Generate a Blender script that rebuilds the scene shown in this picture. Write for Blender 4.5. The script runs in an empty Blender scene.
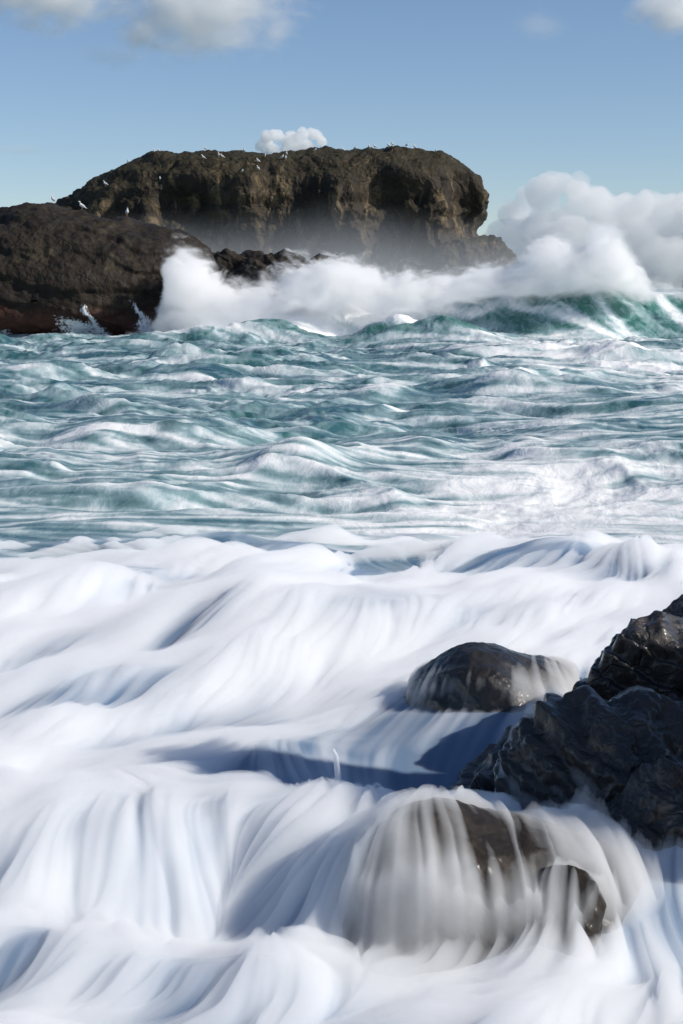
import bpy, math, random
import numpy as np
from mathutils import Vector
from mathutils.bvhtree import BVHTree

rng = np.random.default_rng(7)
random.seed(7)
scene = bpy.context.scene
COL = scene.collection
R = math.radians

# ------------------------------------------------------------------ camera
W, Hh = 683, 1024
FPX = 1675.0
PITCH = math.atan(225.0 / FPX)
CAMZ = 3.2
cam_d = bpy.data.cameras.new("camera")
cam = bpy.data.objects.new("camera", cam_d)
COL.objects.link(cam)
cam.location = (0, 0, CAMZ)
cam.rotation_euler = (math.pi / 2 - PITCH, 0, 0)
cam_d.sensor_fit = 'VERTICAL'
cam_d.sensor_height = 36.0
cam_d.lens = FPX / Hh * 36.0
cam_d.clip_end = 60000
cam_d.clip_start = 0.1
scene.camera = cam


def at(px, py, y):
    """world point at distance y seen at pixel px,py"""
    a = (px - 341.5) / FPX
    b = (512 - py) / FPX
    dy = math.cos(PITCH) + b * math.sin(PITCH)
    dz = -math.sin(PITCH) + b * math.cos(PITCH)
    t = y / dy
    return np.array([a * t, y, CAMZ + dz * t])


def ground(px, py, z=0.0):
    a = (px - 341.5) / FPX
    b = (512 - py) / FPX
    dy = math.cos(PITCH) + b * math.sin(PITCH)
    dz = -math.sin(PITCH) + b * math.cos(PITCH)
    t = (z - CAMZ) / dz
    return a * t, dy * t


# ------------------------------------------------------------------ noise
_perm = rng.permutation(256)
_perm = np.concatenate([_perm, _perm, _perm])
_g3 = rng.normal(size=(256, 3))
_g3 /= np.linalg.norm(_g3, axis=1)[:, None]


def perlin(p):
    p = np.asarray(p, dtype=np.float64)
    i = np.floor(p).astype(np.int64)
    f = p - i
    i &= 255
    u = f * f * f * (f * (f * 6 - 15) + 10)
    out = 0
    for dx in (0, 1):
        wx = u[:, 0] if dx else 1 - u[:, 0]
        for dy in (0, 1):
            wy = u[:, 1] if dy else 1 - u[:, 1]
            for dz in (0, 1):
                wz = u[:, 2] if dz else 1 - u[:, 2]
                h = _perm[_perm[_perm[(i[:, 0] + dx) & 255] + ((i[:, 1] + dy) & 255)] + ((i[:, 2] + dz) & 255)]
                g = _g3[h]
                d = g[:, 0] * (f[:, 0] - dx) + g[:, 1] * (f[:, 1] - dy) + g[:, 2] * (f[:, 2] - dz)
                out = out + wx * wy * wz * d
    return out * 1.6


def fbm(p, octs=4, gain=0.5, lac=2.03):
    a, s, q = 1.0, 0, np.array(p, dtype=np.float64)
    for o in range(octs):
        s = s + a * perlin(q + o * 17.3)
        q = q * lac
        a *= gain
    return s


def ridged(p, octs=4, gain=0.5, lac=2.03):
    a, s, q = 1.0, 0, np.array(p, dtype=np.float64)
    for o in range(octs):
        s = s + a * (1 - 2 * np.abs(perlin(q + o * 11.7)))
        q = q * lac
        a *= gain
    return s


def tile(n, lo, hi, beta, seed):
    """periodic noise tile, power law k^-beta between lo and hi cycles per tile"""
    r = np.random.default_rng(seed)
    k = np.fft.fftfreq(n) * n
    kk = np.sqrt(k[:, None] ** 2 + k[None, :] ** 2)
    kk[0, 0] = 1
    amp = kk ** (-beta) * (kk >= lo) * np.exp(-(kk / hi) ** 2)
    amp[0, 0] = 0
    t = np.fft.ifft2(np.fft.fft2(r.normal(size=(n, n))) * amp).real
    return (t / t.std()).astype(np.float32)


def samp(t, u, v):
    """bilinear lookup, u,v in tiles"""
    n = t.shape[0]
    x = (u % 1.0) * n
    y = (v % 1.0) * n
    i = np.floor(x).astype(np.int64)
    j = np.floor(y).astype(np.int64)
    fx = x - i
    fy = y - j
    i %= n
    j %= n
    i1 = (i + 1) % n
    j1 = (j + 1) % n
    return (t[i, j] * (1 - fx) * (1 - fy) + t[i1, j] * fx * (1 - fy)
            + t[i, j1] * (1 - fx) * fy + t[i1, j1] * fx * fy)


def sstep(a, b, x):
    t = np.clip((x - a) / (b - a), 0, 1)
    return t * t * (3 - 2 * t)


def smax(a, b, k):
    h = np.clip(0.5 + 0.5 * (a - b) / k, 0, 1)
    return b * (1 - h) + a * h + k * h * (1 - h)


# ------------------------------------------------------------------ objects
def tag(o, label=None, cat=None, group=None, kind=None):
    if label: o["label"] = label
    if cat: o["category"] = cat
    if group: o["group"] = group
    if kind: o["kind"] = kind
    return o


def mesh_obj(name, verts, faces, mat=None, parent=None, smooth=True, attrs=None):
    me = bpy.data.meshes.new(name)
    verts = np.asarray(verts, dtype=np.float32)
    faces = np.asarray(faces, dtype=np.int32)
    nv, nf, k = len(verts), len(faces), faces.shape[1]
    me.vertices.add(nv)
    me.vertices.foreach_set("co", verts.ravel())
    me.loops.add(nf * k)
    me.loops.foreach_set("vertex_index", faces.ravel())
    me.polygons.add(nf)
    me.polygons.foreach_set("loop_start", np.arange(nf, dtype=np.int32) * k)
    me.update(calc_edges=True)
    me.polygons.foreach_set("use_smooth", np.full(nf, smooth, dtype=bool))
    if attrs:
        for an, av in attrs.items():
            at_ = me.attributes.new(an, 'FLOAT', 'POINT')
            at_.data.foreach_set("value", np.asarray(av, dtype=np.float32))
    me.validate()
    o = bpy.data.objects.new(name, me)
    COL.objects.link(o)
    if mat: me.materials.append(mat)
    if parent: o.parent = parent
    return o


def grid_faces(nr, nc, wrap=False):
    i = np.arange(nr - 1)[:, None]
    j = np.arange(nc if wrap else nc - 1)[None, :]
    j1 = (j + 1) % nc
    a = i * nc + j
    b = i * nc + j1
    c = (i + 1) * nc + j1
    d = (i + 1) * nc + j
    return np.stack([a + 0 * b, b + 0 * a, c + 0 * a, d + 0 * b], -1).reshape(-1, 4)


def normals_of(v, f):
    a, b, c, d = v[f[:, 0]], v[f[:, 1]], v[f[:, 2]], v[f[:, 3]]
    n = np.cross(c - a, d - b)
    out = np.zeros_like(v)
    for k in range(4):
        np.add.at(out, f[:, k], n)
    return out / (np.linalg.norm(out, axis=1)[:, None] + 1e-12)


# ------------------------------------------------------------------ node helper
class NT:
    def __init__(self, name, world=False):
        if world:
            self.m = None
            self.t = name.node_tree
        else:
            self.m = bpy.data.materials.new(name)
            self.m.use_nodes = True
            self.t = self.m.node_tree
        self.t.nodes.clear()

    def n(self, typ, ins=None, **kw):
        nd = self.t.nodes.new(typ)
        for k, v in kw.items():
            setattr(nd, k, v)
        if ins:
            for k, v in ins.items():
                s = nd.inputs[k]
                if isinstance(v, bpy.types.NodeSocket):
                    self.t.links.new(v, s)
                else:
                    s.default_value = v
        return nd

    def math(self, op, a, b=None, c=None, clamp=False):
        ins = {0: a}
        if b is not None: ins[1] = b
        if c is not None: ins[2] = c
        return self.n('ShaderNodeMath', ins, operation=op, use_clamp=clamp).outputs[0]

    def mrange(self, x, a, b, c=0.0, d=1.0, smooth=True):
        return self.n('ShaderNodeMapRange', {0: x, 1: a, 2: b, 3: c, 4: d},
                      interpolation_type='SMOOTHSTEP' if smooth else 'LINEAR').outputs[0]

    def mixc(self, f, a, b):
        nd = self.n('ShaderNodeMix', data_type='RGBA')
        for s, v in ((nd.inputs[0], f), (nd.inputs[6], a), (nd.inputs[7], b)):
            if isinstance(v, bpy.types.NodeSocket):
                self.t.links.new(v, s)
            else:
                s.default_value = v if not isinstance(v, tuple) or len(v) == 4 else (*v, 1)
        return nd.outputs[2]

    def noise(self, vec, scale, detail=4, rough=0.55, dist=0.0, out=0):
        return self.n('ShaderNodeTexNoise', {'Vector': vec, 'Scale': scale, 'Detail': detail,
                                             'Roughness': rough, 'Distortion': dist}).outputs[out]

    def attr(self, name):
        return self.n('ShaderNodeAttribute', attribute_name=name).outputs['Fac']

    def mapping(self, vec, scale=(1, 1, 1), loc=(0, 0, 0), rot=(0, 0, 0)):
        return self.n('ShaderNodeMapping', {'Vector': vec, 'Scale': scale, 'Location': loc, 'Rotation': rot}).outputs[0]


# ------------------------------------------------------------------ rock materials
def rock_material(name, dark, mid, light, lscale, wet, red=None, redz=None, lightamt=(0.5, 0.7), bump=0.3, top=None, rough=(0.55, 0.9), crack=0.16):
    t = NT(name)
    geo = t.n('ShaderNodeNewGeometry')
    pos = geo.outputs['Position']
    big = t.noise(pos, lscale, 6, 0.6, 0.4)
    fine = t.noise(pos, lscale * 6, 6, 0.65)
    vert = t.noise(t.mapping(pos, (1, 1, 0.35)), lscale * 3.4, 6, 0.65, 0.6)
    c = t.mixc(t.mrange(big, 0.35, 0.65), dark, mid)
    c = t.mixc(t.mrange(vert, lightamt[0], lightamt[1]), c, light)
    if top:
        nz = t.n('ShaderNodeSeparateXYZ', {0: geo.outputs['Normal']}).outputs[2]
        u = t.math('ADD', nz, t.math('MULTIPLY', t.math('SUBTRACT', fine, 0.5), 0.8))
        c = t.mixc(t.mrange(u, 0.45, 0.8), c, top)
    if red:
        z = t.n('ShaderNodeSeparateXYZ', {0: pos}).outputs[2]
        zz = t.math('ADD', z, t.math('MULTIPLY', t.math('SUBTRACT', big, 0.5), redz * 2.5))
        c = t.mixc(t.mrange(zz, redz * 0.5, redz * 1.4, 1.0, 0.0), c, red)
    c = t.mixc(t.mrange(fine, 0.3, 0.7, 0.0, 0.55), c, t.mixc(0.6, c, dark))
    hgt = t.math('ADD', t.math('MULTIPLY', fine, 0.6), vert)
    vd = t.n('ShaderNodeTexVoronoi', {'Vector': t.n('ShaderNodeVectorMath', {0: pos, 1: t.n('ShaderNodeVectorMath', {0: t.n('ShaderNodeTexNoise', {'Vector': pos, 'Scale': lscale * 2}).outputs['Color'], 1: (0.5 / lscale, 0.5 / lscale, 0.5 / lscale)}, operation='MULTIPLY').outputs[0]}, operation='ADD').outputs[0], 'Scale': lscale * (2.6 if wet > 0.5 else 1.6)}, feature='DISTANCE_TO_EDGE').outputs['Distance']
    hgt = t.math('ADD', hgt, t.mrange(vd, 0.0, 0.05, -crack, 0.0))
    hgt = t.math('ADD', hgt, t.math('MULTIPLY', t.noise(pos, lscale * 22, 4, 0.7), 0.22))
    bn = t.n('ShaderNodeBump', {'Height': hgt, 'Strength': bump, 'Distance': 0.5 / lscale * 0.12})
    bs = t.n('ShaderNodeBsdfPrincipled', {'Base Color': c, 'Normal': bn.outputs[0],
             'Roughness': t.mrange(fine, 0.3, 0.7, rough[0], rough[1])})
    if wet < 0.5: bs.inputs['Specular IOR Level'].default_value = 0.2
    if wet:
        bs.inputs['Coat Weight'].default_value = wet
        bs.inputs['Coat Roughness'].default_value = 0.2
        bs.inputs['Coat IOR'].default_value = 1.33
        b2 = t.n('ShaderNodeBump', {'Height': t.noise(pos, lscale * 3, 4, 0.5), 'Strength': 0.12, 'Distance': 0.03})
        t.t.links.new(b2.outputs[0], bs.inputs['Coat Normal'])
    o = t.n('ShaderNodeOutputMaterial', {'Surface': bs.outputs[0]})
    return t.m


M_island = rock_material('island_rock', (0.022, 0.018, 0.014), (0.056, 0.042, 0.028), (0.18, 0.132, 0.072), 0.16, 0.0,
                         top=(0.042, 0.037, 0.020), lightamt=(0.5, 0.68), bump=1.0)
M_head = rock_material('headland_rock', (0.016, 0.012, 0.010), (0.032, 0.025, 0.018), (0.066, 0.054, 0.031), 0.28, 0.0,
                       red=(0.075, 0.032, 0.022), redz=1.6, lightamt=(0.5, 0.72), bump=0.7)
M_wet = rock_material('wet_rock', (0.011, 0.009, 0.008), (0.036, 0.027, 0.021), (0.11, 0.082, 0.056), 1.8, 0.8,
                      lightamt=(0.55, 0.75), bump=0.7, rough=(0.35, 0.7), crack=0.4)
M_smooth = rock_material('smooth_wet_rock', (0.010, 0.009, 0.008), (0.026, 0.021, 0.017), (0.06, 0.046, 0.034), 1.6, 0.5,
                         lightamt=(0.55, 0.8), bump=0.35, rough=(0.3, 0.6), crack=0.0)
M_dome = rock_material('dome_rock', (0.016, 0.013, 0.011), (0.036, 0.028, 0.022), (0.07, 0.05, 0.033), 1.5, 0.15,
                       lightamt=(0.5, 0.75), bump=0.3, rough=(0.4, 0.7), crack=0.0)


# ------------------------------------------------------------------ big rocks: an outline inflated to its own depth
def smooth_outline(pts, n):
    pts = np.array(pts, float)
    q = np.vstack([pts, pts[:1]])
    d = np.concatenate([[0], np.cumsum(np.linalg.norm(np.diff(q, axis=0), axis=1))])
    s = np.linspace(0, d[-1], n, endpoint=False)
    return np.stack([np.interp(s, d, q[:, k]) for k in range(2)], 1)


def inflated(pts_px, Y, centre_px, Dfront, Dback, expo, n, m, disp, base_z):
    o2 = smooth_outline([(at(x, y, Y)[0], at(x, y, Y)[2]) for x, y in pts_px], n)
    # soften corners
    for _ in range(3):
        o2 = 0.5 * o2 + 0.25 * np.roll(o2, 1, 0) + 0.25 * np.roll(o2, -1, 0)
    o2[:, 1] = np.maximum(o2[:, 1], base_z)
    c = at(*centre_px, Y)[[0, 2]]
    rr = np.concatenate([np.linspace(0.004, 1, m) ** 0.8, np.linspace(1, 0.004, m // 3)[1:] ** 0.8])
    side = np.concatenate([-np.ones(m), np.ones(m // 3 - 1)])
    P = c + (o2[None] - c) * rr[:, None, None]
    dep = (1 - np.minimum(rr, 1) ** expo) ** (1 / expo)
    yy = Y + np.where(side < 0, -Dfront * dep, Dback * dep)
    V = np.concatenate([P[..., :1], np.broadcast_to(yy[:, None, None], P[..., :1].shape), P[..., 1:]], -1).reshape(-1, 3)
    F = grid_faces(len(rr), n, wrap=True)[:, ::-1]
    nrm = normals_of(V, F)
    V = disp(V, nrm)
    return V, F


def island_disp(V, N):
    x, y, z = V.T
    p = V.copy()
    q = p * np.array([1 / 9., 1 / 9., 1 / 22.])
    d = 1.0 * fbm(q + 3, 3)
    warp = 1.5 * perlin(p / 7 + 9)
    d += 0.6 * ridged(np.stack([x / 5 + warp * .3, y / 5, z / 9 + warp * .2], 1) + 5, 4)
    d += 0.42 * fbm(p / np.array([1.5, 1.5, 2.2]), 5, 0.62)
    # level beds of rock near the top
    zz = z + 1.2 * perlin(np.stack([x / 14, y / 14, z / 30], 1))
    st = np.abs(((zz / 2.1) % 1.0) - 0.5) * 2
    d += 0.55 * (st - 0.5) * sstep(8, 12, z)
    d *= (0.25 + 0.75 * sstep(-1, 4, z)) * (1 - 0.55 * sstep(11, 15.5, z))
    V = V + N * d[:, None]
    front = (y < 200).astype(float)
    def pocket(px0, py0, sx, sy, depth, rot=0.0):
        c0 = at(px0, py0, 190)
        u = (x - c0[0]) / (sx * 0.117)
        w = (z - c0[2]) / (sy * 0.117)
        u = u + rot * w
        g = np.exp(-(np.abs(u) ** 3 + np.abs(w) ** 3))
        V[:, 1] += front * depth * g
    pocket(385, 216, 17, 44, 1.4)
    pocket(470, 205, 14, 26, 2.8, 0.4)
    pocket(437, 222, 15, 32, -3.0, -0.3)
    pocket(415, 170, 30, 12, -1.5)
    pocket(300, 205, 12, 40, 0.6)
    pocket(345, 205, 16, 36, -1.6, 0.2)
    pocket(245, 205, 16, 40, -1.8, 0.2)
    pocket(180, 205, 28, 20, 2.5)
    return V


isl_out = [(20, 232), (40, 214), (60, 201), (78, 189), (95, 180), (112, 171), (130, 164), (150, 158), (170, 154), (190, 152),
           (215, 150.5), (240, 152), (262, 154), (285, 151), (310, 150), (340, 149), (362, 148), (385, 147), (405, 148),
           (425, 151), (445, 156), (460, 162), (472, 170), (482, 180), (490, 192), (493, 203), (490, 214), (485, 224),
           (481, 233), (487, 237), (502, 238), (510, 247), (518, 258), (530, 276), (536, 300), (0, 300), (5, 250)]
V, F = inflated(isl_out, 204, (300, 243), 14, 22, 3.2, 1100, 190, island_disp, -2.0)
island = mesh_obj('sea_stack', V, F, M_island)
tag(island, 'broad brown flat topped rock island with steep cliffs beyond the breaking wave', 'rock island')


def head_disp(V, N):
    x, y, z = V.T
    p = V
    d = 0.6 * fbm(p * np.array([1 / 6., 1 / 6., 1 / 5.]) + 31, 3)
    w = perlin(p / 5 + 2)
    zz = z + 1.3 * w + 0.22 * x + 0.5 * perlin(p / 2 + 7)
    st = ((zz / 1.7) % 1.0)
    d += 0.28 * (sstep(0.0, 0.75, st) - sstep(0.75, 1.0, st) - 0.4)
    d += 0.16 * ridged(p / np.array([3.2, 3.2, 1.8]) + 8, 5)
    d += 0.16 * fbm(p / 0.7, 3)
    d *= 0.55 + 0.45 * sstep(2.5, 6, z) * 0.4
    return V + N * d[:, None]


head_out = [(-330, 300), (-300, 262), (-240, 240), (-160, 228), (-80, 222), (-30, 219), (0, 214), (15, 208), (30, 204), (48, 203), (65, 206),
            (82, 209.5), (105, 212), (128, 213), (145, 219), (165, 225), (185, 231), (200, 238), (212, 250), (218, 270),
            (222, 300), (226, 352), (-330, 352)]
V, F = inflated(head_out, 116, (60, 300), 9.5, 12, 2.1, 900, 170, head_disp, -1.5)
headland = mesh_obj('headland', V, F, M_head)
tag(headland, 'dark low headland of layered rock at left with reddish wave washed foot', 'headland')


def shelf_disp(V, N):
    p = V
    d = 0.5 * ridged(p / 3.0 + 4, 4) + 0.15 * fbm(p / 0.8, 3)
    return V + N * d[:, None]


shelf_out = [(185, 262), (205, 249), (222, 246), (240, 247.5), (262, 246.5), (285, 249), (308, 252), (330, 252), (350, 258), (372, 268), (385, 285), (390, 318), (175, 318)]
V, F = inflated(shelf_out, 142, (285, 280), 4, 6, 2.4, 500, 60, shelf_disp, -1.0)
shelf = mesh_obj('rock_shelf', V, F, M_head)
tag(shelf, 'low dark rock shelf half hidden by spray between headland and island', 'rock')


# ------------------------------------------------------------------ foreground rocks
def ico(sub):
    import bmesh
    bm = bmesh.new()
    bmesh.ops.create_icosphere(bm, subdivisions=sub, radius=1.0)
    bm.verts.ensure_lookup_table()
    v = np.array([w.co[:] for w in bm.verts])
    f = np.array([[w.index for w in fc.verts] for fc in bm.faces])
    bm.free()
    return v, f


ICO = ico(7)


def facets(u, dirs, offs, soft):
    """support of a rounded polyhedron"""
    d = u @ dirs.T
    r = offs[None] / np.maximum(d, 1e-3)
    r = np.where(d > 1e-2, r, 99)
    return -np.log(np.exp(-np.clip(r, 0, 6) / soft).sum(1)) * soft


def boulder(name, c, rad, seed, label, mat, rotz=0.0, tilt=(0, 0), nf=20, soft=0.035, rough=0.5, strata=0.0, cat='rock', soft_noise=False):
    u, f = ICO
    r_ = np.random.default_rng(seed)
    dirs = r_.normal(size=(nf, 3))
    dirs /= np.linalg.norm(dirs, axis=1)[:, None]
    offs = r_.uniform(0.72, 1.0, nf)
    rr = facets(u, dirs, offs, soft)
    rr = np.minimum(rr, 1.25)
    v = u * rr[:, None] * np.array(rad)
    cx, sx = math.cos(tilt[0]), math.sin(tilt[0])
    cy, sy = math.cos(tilt[1]), math.sin(tilt[1])
    cz, sz = math.cos(rotz), math.sin(rotz)
    Rx = np.array([[1, 0, 0], [0, cx, -sx], [0, sx, cx]])
    Ry = np.array([[cy, 0, sy], [0, 1, 0], [-sy, 0, cy]])
    Rz = np.array([[cz, -sz, 0], [sz, cz, 0], [0, 0, 1]])
    M = Rz @ Ry @ Rx
    s = min(rad)
    n = u / np.array(rad)
    n /= np.linalg.norm(n, axis=1)[:, None]
    q = v + seed * 3.1
    d = 0.13 * s * fbm(q / (s * 1.1), 3) * rough
    d += 0.11 * s * (ridged(q / (s * 0.6) + 2, 5) - 0.3) * rough
    if not soft_noise:
        d += 0.03 * fbm(q / 0.12, 4) * rough
    if strata:
        zz = v[:, 2] + 0.35 * v[:, 0] - 0.25 * v[:, 1] + 0.07 * perlin(q * 2.2) + 0.02 * perlin(q * 9)
        st = (zz / 0.17) % 1.0
        d += strata * (sstep(0, 0.7, st) - sstep(0.7, 1, st) - .4)
    v = v + n * d[:, None]
    v = v @ M.T + np.array(c)
    o = mesh_obj(name, v, f, mat)
    tag(o, label, cat)
    return o, v, f


fg = []
fg.append(boulder('wet_boulder', (2.52, 11.5, 0.36), (1.10, 0.62, 0.52), 11, 'black wet boulder topping the right hand outcrop, lit along its crest', M_wet, 0.2, (0.1, 0.05), rough=0.6, strata=0.05))
fg.append(boulder('wet_boulder', (1.95, 10.85, 0.02), (1.20, 0.55, 0.46), 23, 'long low wet ledge sloping left into the blue water below the topmost boulder', M_wet, -0.15, (0.0, -0.30), rough=0.6, strata=0.055))
fg.append(boulder('wet_boulder', (1.72, 9.98, 0.10), (0.62, 0.52, 0.58), 37, 'streaked black rib of rock standing in front of the wet ledge', M_wet, 0.5, (0.2, -0.1), rough=0.65, strata=0.055))
fg.append(boulder('wet_boulder', (1.92, 9.38, 0.04), (0.55, 0.42, 0.36), 41, 'lowest black rock at the right edge with foam lapping its front', M_wet, 0.3, (0.1, -0.25), rough=0.6, strata=0.025))
fg.append(boulder('wet_boulder', (2.85, 12.7, 0.46), (0.32, 0.4, 0.36), 53, 'small dark rock tip at the right edge behind the topmost boulder', M_wet, 0.0, rough=0.5))
fg.append(boulder('wet_boulder', (4.25, 9.55, 1.0), (1.25, 1.3, 2.5), 67, 'added big black rock out of view past the right edge, shading the blue pool', M_wet, 0.4, rough=0.6))  # unseen rock, added to throw shade over the pool
NO_FILM = len(fg)
b_mid = boulder('rounded_boulder', (1.14, 12.5, -0.02), (0.86, 0.85, 0.60), 71, 'rounded dark boulder with water draining off it, left of the black outcrop', M_smooth, 0.0, (0.0, 0.05), nf=22, soft=0.14, rough=0.28, soft_noise=True, cat='rock')
fg.append(b_mid)
b_dome = boulder('rounded_boulder', (0.60, 8.75, -0.40), (1.10, 0.85, 0.95), 83, 'broad boulder at bottom centre veiled by streaming white water', M_dome, 0.0, (0.0, 0.0), nf=26, soft=0.2, rough=0.22, soft_noise=True)
fg.append(b_dome)
b_sh = boulder('rounded_boulder', (1.10, 8.50, -0.36), (0.25, 0.36, 0.46), 97, 'brown shoulder rock jutting from the right flank of the veiled boulder', M_dome, 0.2, (0.0, 0.1), nf=18, soft=0.15, rough=0.35, soft_noise=True)
fg.append(b_sh)

# ------------------------------------------------------------------ the sea: one sheet out to the horizon
ys = [2.5]
while ys[-1] < 30000:
    y = ys[-1]
    if y < 6.6: d = 0.10
    elif y < 11: d = 0.017
    elif y < 26: d = 0.017 + (y - 11) / 15 * 0.085
    elif y < 128: d = 0.10 + (y - 26) / 102 * 0.22
    else: d = 0.32 + (y - 128) * 0.08
    ys.append(y + d)
ys = np.array(ys)
tdense = np.linspace(-0.235, 0.235, 700)
g = 0.235 + 0.0007 * np.cumsum(1.09 ** np.arange(60))
g = g[g < 1.6]
ts = np.concatenate([-g[::-1], tdense, g])
NR, NC = len(ys), len(ts)
# the fan opens from behind the camera, with a narrower opening near the shore
Y = np.repeat(ys[:, None], NC, 1)
X = (Y + 1.2) * ts[None, :]
X = np.where(np.abs(ts)[None] > 0.235, X + np.sign(ts)[None] * (np.abs(ts)[None] - 0.235) * 8, X)

TA = tile(1024, 3, 300, 2.3, 1)
TB = tile(1024, 3, 300, 2.3, 2)
TC = tile(1024, 8, 300, 0.9, 3)
TD = tile(1024, 10, 38, 0.5, 4)
TE = tile(512, 3, 24, 2.2, 5)
TF = tile(512, 8, 20, 0.4, 9)


def gw(px, py, sx, sy, rot=0.0, z=0.0):
    """soft patch on the water, given by where it lies and its spread in metres"""
    cx, cy = ground(px, py, z)
    c, s = math.cos(rot), math.sin(rot)
    u = (X - cx) * c + (Y - cy) * s
    v = -(X - cx) * s + (Y - cy) * c
    return np.exp(-(u / sx) ** 2 - (v / sy) ** 2)


# --- open-sea heights
def swell(y0, amp, front, back, xl, xr, wob=1.0, seed=0, fade=0.15, crest=None):
    """a swell crest lying across the view: steep on the near side, long behind"""
    yc = y0 + wob * (samp(TE, X / (y0 * 0.9) + seed * .37, seed * .21 + 0 * X)) * 0.9
    a = amp * sstep(xl - fade * y0 * .25, xl + fade * y0 * .25, X) * (1 - sstep(xr - fade * y0 * .25, xr + fade * y0 * .25, X))
    a = a * (0.75 + 0.4 * samp(TE, X / (y0 * 0.45) + seed * .77, .5 + 0 * X))
    d = Y - yc
    prof = np.where(d < 0, np.exp(-(np.abs(d) / front) ** 1.6), np.exp(-(d / back) ** 1.5))
    return a * prof, prof


def xat(px, y):
    return at(px, 300, y)[0]


seaamp = sstep(17, 30, Y)
far = 1 - sstep(150, 600, Y)
z = np.zeros_like(X)
tx_, ty_ = X + 1.2 * samp(TE, X / 40, Y / 40), Y + 1.0 * samp(TE, X / 40 + .5, Y / 40)
chop = (0.15 * samp(TA, X / 60, Y / 42) + 0.13 * samp(TB, tx_ / 26 + .3, ty_ / 19)
        + 0.12 * (0.6 - np.abs(samp(TA, tx_ / 22 + .6, ty_ / 15))) + 0.035 * (0.6 - np.abs(samp(TB, tx_ / 8 + .2, ty_ / 6)))
        + 0.008 * samp(TB, X / 3, Y / 2.4))
z += chop * seaamp * (0.25 + 0.75 * far) * (0.55 + 0.3 * sstep(30, 70, Y))
crests = np.zeros_like(X)
SW = [(96, 1.4, 2.6, 7, xat(150, 96), xat(500, 96), 1.6, 1),
      (84, 0.62, 2.4, 6, xat(-200, 84), xat(190, 84), 2.0, 2),
      (74, 0.55, 2.2, 6, xat(200, 74), xat(800, 74), 2.0, 3),
      (66, 0.50, 2.0, 5, xat(120, 66), xat(360, 66), 2.0, 4),
      (57, 0.45, 1.8, 5, xat(-200, 57), xat(300, 57), 1.7, 5),
      (50, 0.40, 1.6, 5, xat(300, 50), xat(900, 50), 1.6, 6),
      (43, 0.40, 1.5, 4, xat(80, 43), xat(480, 43), 1.4, 7),
      (36, 0.34, 1.3, 3.5, xat(-300, 36), xat(240, 36), 1.2, 8),
      (31, 0.32, 1.1, 3.5, xat(260, 31), xat(900, 31), 1.2, 9),
      (26.5, 0.30, 0.9, 2.5, xat(-300, 26.5), xat(330, 26.5), 0.9, 10)]
for (y0, a, fr, bk, xl, xr, wb, sd) in SW:
    h, pr = swell(y0, a, fr, bk, xl, xr, wb, sd)
    z += h
    crests = np.maximum(crests, h / a * sstep(0.75, 1.0, pr))
# the big breaker
_TE = TE
yc_b = 110 + 1.1 * samp(TE, X / 60, .3 + 0 * X)
ab = 3.1 * sstep(xat(178, 112), xat(215, 112), X) * (0.80 + 0.20 * sstep(xat(400, 112), xat(560, 112), X)) * (1 + 0.05 * samp(TE, X / 40, .8 + 0 * X))
ab = ab * (1 - 0.45 * sstep(xat(660, 112), xat(1000, 112), X))
db = Y - yc_b + 0.5 * samp(TE, X / 14 + .2, Y / 14) * sstep(3, 0, np.abs(Y - yc_b))
pb = np.where(db < 0, np.exp(-(np.abs(db) / 3.1) ** 2.0), np.exp(-(db / 11) ** 1.5))
hb = ab * pb
z = z * (1 - 0.8 * np.clip(hb / 1.5, 0, 1)) + hb

# --- the surf in front
nearm = 1 - sstep(17.5, 22.5, Y + 0.8 * samp(TE, X / 11, Y / 9))
zf = np.zeros_like(X)
zf += 0.14 * sstep(13, 17, Y) * (1 - sstep(19, 23, Y))
zf += 0.13 * gw(150, 552, 1.4, 1.0) + 0.05 * gw(480, 560, 1.6, 0.9)
zf += 0.16 * gw(60, 610, 1.0, 0.7, 0.3) + 0.13 * gw(250, 605, 0.9, 0.7, 0.3)
# smooth chute falling towards the left front
zf += 0.30 * gw(290, 640, 1.5, 0.9, 0.45)
zf += 0.20 * gw(120, 690, 1.1, 0.45, 0.5)
zf += 0.10 * gw(290, 755, .7, .3, 0.4)
zf += 0.20 * np.exp(-((X - 1.25) / .75) ** 2 - ((Y - 12.2) / .65) ** 2)
# blue pool beside the outcrop
zf -= 0.22 * gw(420, 770, 0.85, 0.8, 0.2)
# ledge where it pours over
edge = 9.30 + 0.10 * samp(TE, X / 7 + .1, 0.3 + 0 * X) - 0.32 * sstep(-0.7, 0.1, X)
zf += 0.17 * np.exp(-((Y - edge - 0.35) / 0.6) ** 2) * (1 - sstep(0.6, 1.2, X))
low = 1 - sstep(-0.95, 0.05, Y - edge)
zf = zf * (1 - low) + (-0.33 + 0.02 * (edge - Y)) * low
zf += low * (0.22 * gw(20, 985, .5, .35, 0, -.35) + 0.16 * gw(270, 1000, .35, .3, 0, -.35) + 0.14 * gw(150, 1005, .35, .3, 0, -.35))
zf += 0.26 * np.exp(-((X - 0.0) / .38) ** 2 - ((Y - 8.75) / .34) ** 2)
zf += 0.15 * gw(650, 890, .5, .5, 0, -.3)
soft = 0.05 * samp(TE, (X * .52 + Y * .86) / 15 + .2, (-X * .86 + Y * .52) / 7) + 0.008 * samp(TE, (X * .85 + Y * .5) / 5, (-X * .5 + Y * .85) / 2.4 + .4)
zf += soft * (0.55 + 0.45 * sstep(10, 14, Y))
z = z * (1 - nearm) + zf * nearm

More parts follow.
